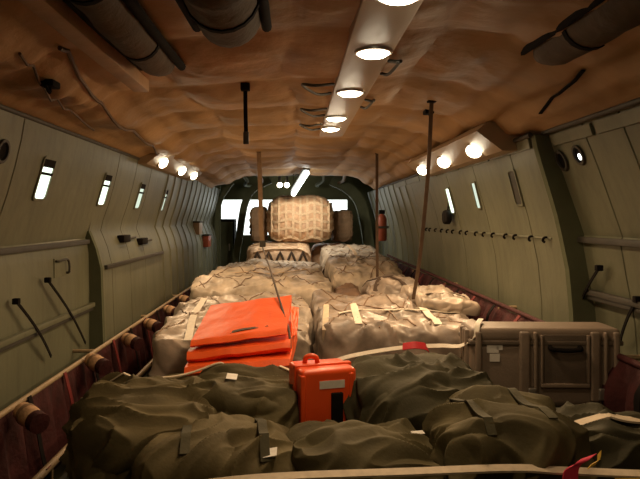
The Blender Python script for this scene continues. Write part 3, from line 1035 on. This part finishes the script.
# ------------------------------------------------------------------ duffel bags
def duffel(key, cx, cy, w, d, top, m, label, seed, rz=0, e=3.3, bottom=-1.10, lump=.05, crease=.040, cf=(1.5, 5.2, 4.4), parts=('strap', 'zip'), tilt=None, cuts=80, sag=0):
    z0, z1 = bottom, top
    c = W(cx, cy, (z0 + z1) / 2)
    root = empty('duffel_bag', W(cx, cy, z0), label, 'bag', 'olive duffel bags at the front')
    link('body', soft(c, (w, d, z1 - z0), e, cuts, seed, lump, crease, cf, rz, tilt=tilt, sag=sag, fine=.6, cloth=True, turn=(seed * .37) % 1.4 - .7), m, root, keep=key)
    R = lambda x, y: (cx + x * math.cos(rz) - y * math.sin(rz), cy + x * math.sin(rz) + y * math.cos(rz))
    if 'zip' in parts:
        strap_on('zip_flap', [R(-w * .36, .02), R(0, 0), R(w * .36, .02)], [key], .05, m, root, off=.004, t=.008)
    if 'strap' in parts:
        for q in (-.22, .22):
            strap_on('strap', [R(q * w, -d * .42), R(q * w, 0), R(q * w, d * .42)], [key], .035, M['olive3'], root, off=.005)
    return root


duffel('b1', -.65, 2.80, .60, .84, -.78, M['olive2'], 'large olive duffel bag at the left beside the red webbing seat', 101, .16, e=4, parts=())
duffel('b2', -.22, 2.98, .52, .50, -.80, M['olive'], 'olive duffel bag in front of the folded orange sheet', 111, -.12, e=5, parts=())
duffel('b3', -.27, 2.42, .66, .46, -.85, M['olive2'], 'low olive duffel bag at the front with a white tag', 125, .12, e=3, parts=('strap',))
duffel('b4', .27, 2.42, .60, .44, -.84, M['olive'], 'olive duffel bag at the front below the orange case', 133, -.08, e=2.8, parts=())
duffel('b5', .58, 2.98, .60, .62, -.75, M['olive3'], 'dark olive duffel bag between the orange case and the grey case', 141, .1, e=4, tilt=(.02, .0), parts=())
duffel('b6', .80, 2.42, .52, .48, -.755, M['olive'], 'olive duffel bag at the front below the grey case', 151, .1, e=3.4, parts=('strap',))
duffel('b7', 1.30, 2.52, .50, .50, -.80, M['olive3'], 'olive duffel bag at the front right under the beige strap', 161, -.05, e=3.2, parts=())

lone('bag_strap', [(-.92, 3.0), (-.72, 3.02), (-.45, 3.14), (-.2, 3.18), (-.02, 3.12)], ['b1', 'b2'], .022, M['beige'], 'thin beige strap over the left bags below the orange sheet')
lone('bag_strap', [(1.03, 2.48), (1.15, 2.46), (1.3, 2.42), (1.47, 2.44)], ['b7'], .065, M['beige'], 'beige strap arching over the front right olive bag', t=.008)
# tags
def paper_tag(x, y, key, w, h, label, a=0):
    p, n = surf(x, y, [key])
    nn = n if n.z > 0 else -n
    u = (Vector((1, 0, 0)) - nn * nn.x).normalized()
    v = nn.cross(u)
    bm = bmesh.new()
    vs = [bm.verts.new(p + nn * (.014 + c) + u * a * w / 2 + v * b * h / 2) for c in (0, .002) for a, b in ((-1, -1), (1, -1), (1, 1), (-1, 1))]
    bmesh.ops.convex_hull(bm, input=vs)
    tag(link('paper_tag', bm, M['paper'], smooth=False), label, 'tag')


paper_tag(-.29, 2.88, 'b2', .05, .07, 'white paper tag on the olive bag before the orange sheet')
paper_tag(-.085, 2.29, 'b3', .05, .08, 'white tag on the low front olive bag')
paper_tag(.50, 2.50, 'b4', .05, .05, 'small white tag between the front olive bags below the dark one')

# front tie strap with ribbons
P = [W(-.52, 2.10, -.93), W(-.13, 2.10, -.882), W(.4, 2.12, -.868), W(.75, 2.13, -.86), W(.92, 2.13, -.868), W(1.2, 2.12, -.876), W(1.5, 2.12, -.88)]
tag(link('tie_down_strap', ribbon(bmesh.new(), smooth_path(P, 6), .036, .008, normals=[(0, -.25, .97)] * 37), M['beige']), 'long beige tie-down strap across the front of the olive bags', 'strap')
P = [W(.99, 2.08, -.80), W(.96, 2.07, -.815), W(.93, 2.075, -.84), W(.925, 2.08, -.90)]
tag(link('ribbon_tag', ribbon(bmesh.new(), smooth_path(P, 6), .055, .004, side=(1, 0, .35)), M['pink']), 'pinkish-red ribbon tied on the front strap', 'ribbon')
P = [W(1.03, 2.09, -.79), W(1.02, 2.08, -.815), W(.99, 2.08, -.835)]
tag(link('ribbon_tag', ribbon(bmesh.new(), smooth_path(P, 6), .02, .004, side=(.5, 0, .6)), M['yellow']), 'yellow ribbon end on the front strap beside the red one', 'ribbon')
P = [W(1.08, 2.08, -.885), W(1.3, 2.08, -.882)]
tag(link('ribbon_tag', ribbon(bmesh.new(), P, .02, .005, normals=[(0, -.7, .7)] * 2), M['yellow']), 'flat yellow strap end at the bottom right corner', 'strap')

# ------------------------------------------------------------------ folded orange sheet
root = empty('folded_tarpaulin', W(-.3, 3.5, -.80), 'bright orange coated sheet folded in layers on the olive bags', 'tarpaulin')


def sheet(nm, corners, thick, seed, m, parent, fold_front=True, wob=.008):
    """thick folded layer between four corners (front left, front right, back right, back left)"""
    fl, fr, br, bl = [Vector(c) for c in corners]
    bm = bmesh.new()
    n = 24
    top, bot = [], []
    nn = (fr - fl).cross(bl - fl).normalized()
    for j in range(n + 1):
        v = j / n
        tr, brow = [], []
        for i in range(n + 1):
            u = i / n
            p = fl * (1 - u) * (1 - v) + fr * u * (1 - v) + br * u * v + bl * (1 - u) * v
            h = wob * noise.noise(Vector((u * 4 + seed, v * 4, seed))) + wob * .5 * noise.noise(Vector((u * 9, v * 9 + seed, 1)))
            edge = min(1, v / .06) if fold_front else 1
            rr = thick / 2 * math.sqrt(max(0, 1 - (1 - edge) ** 2)) if edge < 1 else thick / 2
            tr.append(bm.verts.new(p + nn * (h + rr + .0005)))
            brow.append(bm.verts.new(p + nn * (h - rr - .0005)))
        top.append(tr); bot.append(brow)
    for j in range(n):
        for i in range(n):
            bm.faces.new((top[j][i], top[j][i + 1], top[j + 1][i + 1], top[j + 1][i]))
            bm.faces.new((bot[j][i], bot[j + 1][i], bot[j + 1][i + 1], bot[j][i + 1]))
    for j in range(n):
        bm.faces.new((top[j][0], top[j + 1][0], bot[j + 1][0], bot[j][0]))
        bm.faces.new((top[j][n], bot[j][n], bot[j + 1][n], top[j + 1][n]))
    for i in range(n):
        bm.faces.new((top[0][i], bot[0][i], bot[0][i + 1], top[0][i + 1]))
        bm.faces.new((top[n][i], top[n][i + 1], bot[n][i + 1], bot[n][i]))
    return link(nm, bm, m, parent)


sheet('lower_fold', [W(-.565, 3.18, -.80), W(-.02, 3.22, -.765), W(.02, 3.85, -.73), W(-.56, 3.85, -.76)], .055, 1, M['orange'], root)
sheet('middle_fold', [W(-.565, 3.26, -.745), W(-.02, 3.30, -.69), W(.02, 3.88, -.66), W(-.57, 3.9, -.70)], .05, 2, M['orange'], root)
sheet('top_fold', [W(-.555, 3.31, -.685), W(-.04, 3.36, -.630), W(-.015, 4.0, -.515), W(-.535, 4.0, -.58)], .035, 3, M['orange'], root, wob=.006)
# corner flap hanging at right
sheet('corner_flap', [W(-.02, 3.45, -.66), W(.015, 3.5, -.66), W(.03, 3.9, -.57), W(-.02, 3.9, -.56)], .012, 4, M['orange'], root)
# dark slot handle on the top fold
P = [W(-.385, 3.40, -.643), W(-.30, 3.44, -.622), W(-.20, 3.46, -.612), W(-.15, 3.48, -.605)]
link('hand_slot', ribbon(bmesh.new(), smooth_path(P, 5), .035, .006, normals=[(-.1, -.1, 1)] * 16), M['netd'], root)

# dark cord lying from the hanging strap down over the orange sheet
P = [W(-.39, 7.68, -.36), W(-.29, 6.3, -.385), W(-.20, 5.1, -.41), W(-.14, 4.25, -.43), W(-.08, 3.8, -.53), W(-.03, 3.45, -.62), W(-.02, 3.33, -.70)]
tag(link('dark_cord', tube(bmesh.new(), smooth_path(P, 6), .007, 8), M['netd']), 'dark cord running from the tan strap down across the right side of the orange sheet', 'cord')

# ------------------------------------------------------------------ orange hard case
root = empty('hard_case', W(.16, 2.9, -1.08), 'bright orange hard plastic case standing between the olive bags', 'case')
cx0, cx1, cy0, cy1, cz0, cz1 = .0, .265, 2.80, 3.02, -1.08, -.685
PIV = W(.14, 2.9, 0)


def case_part(nm, a, b, bev, m, parent, ang=.28):
    bm = box(bmesh.new(), W(*a), W(*b), bev, seg=3)
    rotz(bm, PIV, ang)
    return link(nm, bm, m, parent)


case_part('body', (cx0, cy0, cz0), (cx1, cy0 + .10, cz1), .022, M['orangep'], root)
case_part('lid', (cx0, cy0 + .105, cz0), (cx1, cy1, cz1), .022, M['orangep'], root)
case_part('seam_rim', (cx0 - .008, cy0 + .085, cz0), (cx1 + .008, cy0 + .12, cz1 + .008), .008, M['orangep'], root)
case_part('label', (cx0 + .085, cy0 - .003, cz1 - .085), (cx0 + .205, cy0 + .004, cz1 - .05), 0, M['paper'], root)
case_part('latch', (cx0 + .14, cy0 - .014, cz1 - .26), (cx0 + .195, cy0 + .003, cz1 - .105), .006, M['black'], root)
bm = tube(bmesh.new(), smooth_path([W(.05, 2.91, cz1 - .01), W(.055, 2.9, cz1 + .03), W(.08, 2.9, cz1 + .04), W(.105, 2.9, cz1 + .03), W(.11, 2.91, cz1 - .01)], 5), .012, 10)
link('handle', bm, M['orangep'], root)
for q in (0.0, .235):
    case_part('corner_rib', (cx0 - .004 + q * .98, cy0 - .006, cz0 + .03), (cx0 + .02 + q * .98, cy0 + .05, cz1 - .02), .008, M['orangep'], root)

# ------------------------------------------------------------------ grey transport case
root = empty('transport_case', W(1.3, 3.4, -1.08), 'large grey-brown ribbed transport case beside the right wall', 'case')
gx0, gx1, gy0, gy1, gz0, gz1 = .915, 1.68, 3.20, 3.44, -.97, -.57
PIV2 = W(1.0, 3.2, 0)
GA = -.03


def gp(nm, a, b, bev, m, parent):
    bm = box(bmesh.new(), W(*a), W(*b), bev, seg=3)
    rotz(bm, PIV2, GA)
    return link(nm, bm, m, parent)


gp('body', (gx0, gy0, gz0), (gx1, gy1, gz1 - .075), .03, M['case'], root)
gp('lid', (gx0, gy0, gz1 - .07), (gx1, gy1, gz1), .025, M['case'], root)
gp('rim', (gx0 - .008, gy0 - .008, gz1 - .085), (gx1 + .008, gy1 + .008, gz1 - .062), .006, M['cased'], root)
for a, b in ((.02, .05), (.245, .295), (.315, .335), (.605, .65), (.67, .69), (.72, .75)):
    gp('rib', (gx0 + a, gy0 - .022, gz0 + .03), (gx0 + b, gy0 + .02, gz1 - .015), .01, M['case'], root)
for a in (.05, .09, .15):
    gp('side_rib', (gx0 - .018, gy0 + a, gz0 + .03), (gx0 + .02, gy0 + a + .03, gz1 - .015), .01, M['case'], root)
# recessed handle plate
h = gp('handle_recess', (gx0 + .36, gy0 - .006, gz0 + .12), (gx0 + .585, gy0 + .01, gz1 - .03), .006, M['cased'], root)
gp('handle_frame', (gx0 + .35, gy0 - .02, gz0 + .10), (gx0 + .60, gy0 + .004, gz0 + .122), .006, M['case'], root)
gp('handle_frame', (gx0 + .585, gy0 - .02, gz0 + .122), (gx0 + .60, gy0 + .004, gz1 - .03), .006, M['case'], root)
gp('handle_frame', (gx0 + .35, gy0 - .02, gz0 + .122), (gx0 + .364, gy0 + .004, gz1 - .03), .006, M['case'], root)
bm = tube(bmesh.new(), smooth_path([W(gx0 + .40, gy0, gz1 - .09), W(gx0 + .405, gy0 - .03, gz1 - .1), W(gx0 + .475, gy0 - .035, gz1 - .105), W(gx0 + .545, gy0 - .03, gz1 - .1), W(gx0 + .55, gy0, gz1 - .09)], 5), .012, 10)
rotz(bm, PIV2, GA)
link('handle', bm, M['black'], root)
for a in (.305, .66):
    gp('latch', (gx0 + a - .02, gy0 - .03, gz0 + .04), (gx0 + a + .02, gy0 - .005, gz0 + .10), .006, M['steel'], root)
for i, (a, z, w, hh) in enumerate(((.10, -.045, .06, .05), (.115, -.10, .05, .04), (.15, -.05, .03, .03))):
    gp('label', (gx0 + a - .02, gy0 - .004, gz1 + z - hh - .03), (gx0 + a + w - .02, gy0 + .004, gz1 + z - .03), 0, M['paper'], root)
gp('side_label', (gx0 - .004, gy0 + .06, gz0 + .14), (gx0 + .004, gy0 + .14, gz0 + .175), 0, M['paper'], root)
for a, b in ((.02, .02), (.62, .02), (.02, .14), (.62, .14)):
    gp('foot', (gx0 + a, gy0 + b, gz0 - .14), (gx0 + a + .07, gy0 + b + .07, gz0 + .01), .008, M['black'], root)

# white strap from the bags over the corner of the grey case
P = [W(.20, 3.42, -.80), W(.32, 3.44, -.765), W(.59, 3.46, -.725), W(.80, 3.42, -.705), W(.89, 3.30, -.68), W(.935, 3.20, -.60), W(.96, 3.24, -.553), W(1.02, 3.38, -.55)]
tag(link('lashing_strap', ribbon(bmesh.new(), smooth_path(P, 6), .026, .005, normals=[(-.25, -.6, .7)] * 43), M['white']), 'white lashing strap running to the corner of the grey case', 'strap')
P = [W(.60, 3.42, -.71), W(.66, 3.39, -.695), W(.72, 3.40, -.705), W(.74, 3.43, -.73)]
tag(link('red_loop', ribbon(bmesh.new(), smooth_path(P, 6), .045, .005, normals=[(0, -.7, .7)] * 19), M['redb']), 'red webbing loop on the white strap behind the dark bag', 'strap')

# ------------------------------------------------------------------ world, camera, output
w = bpy.data.worlds.new('daylight')
SC.world = w
w.use_nodes = True
w.node_tree.nodes['Background'].inputs[0].default_value = (.93, 1, .96, 1)
w.node_tree.nodes['Background'].inputs[1].default_value = 1.6

cam = bpy.data.cameras.new('camera')
cam.sensor_width = 36
cam.lens = 620 / 640 * 36
cam.shift_x = (320 - 294) / 640
cam.shift_y = -(239.5 - 218) / 640
cam.clip_start = .05
co = bpy.data.objects.new('camera', cam)
COL.objects.link(co)
co.location = (0, 0, CZ)
co.rotation_euler = (math.radians(90), 0, 0)
SC.camera = co
SC.view_settings.view_transform = 'Standard'
SC.view_settings.look = 'None'
SC.view_settings.gamma = 1
SC.view_settings.use_curve_mapping = False
SC.view_settings.exposure = 0.7
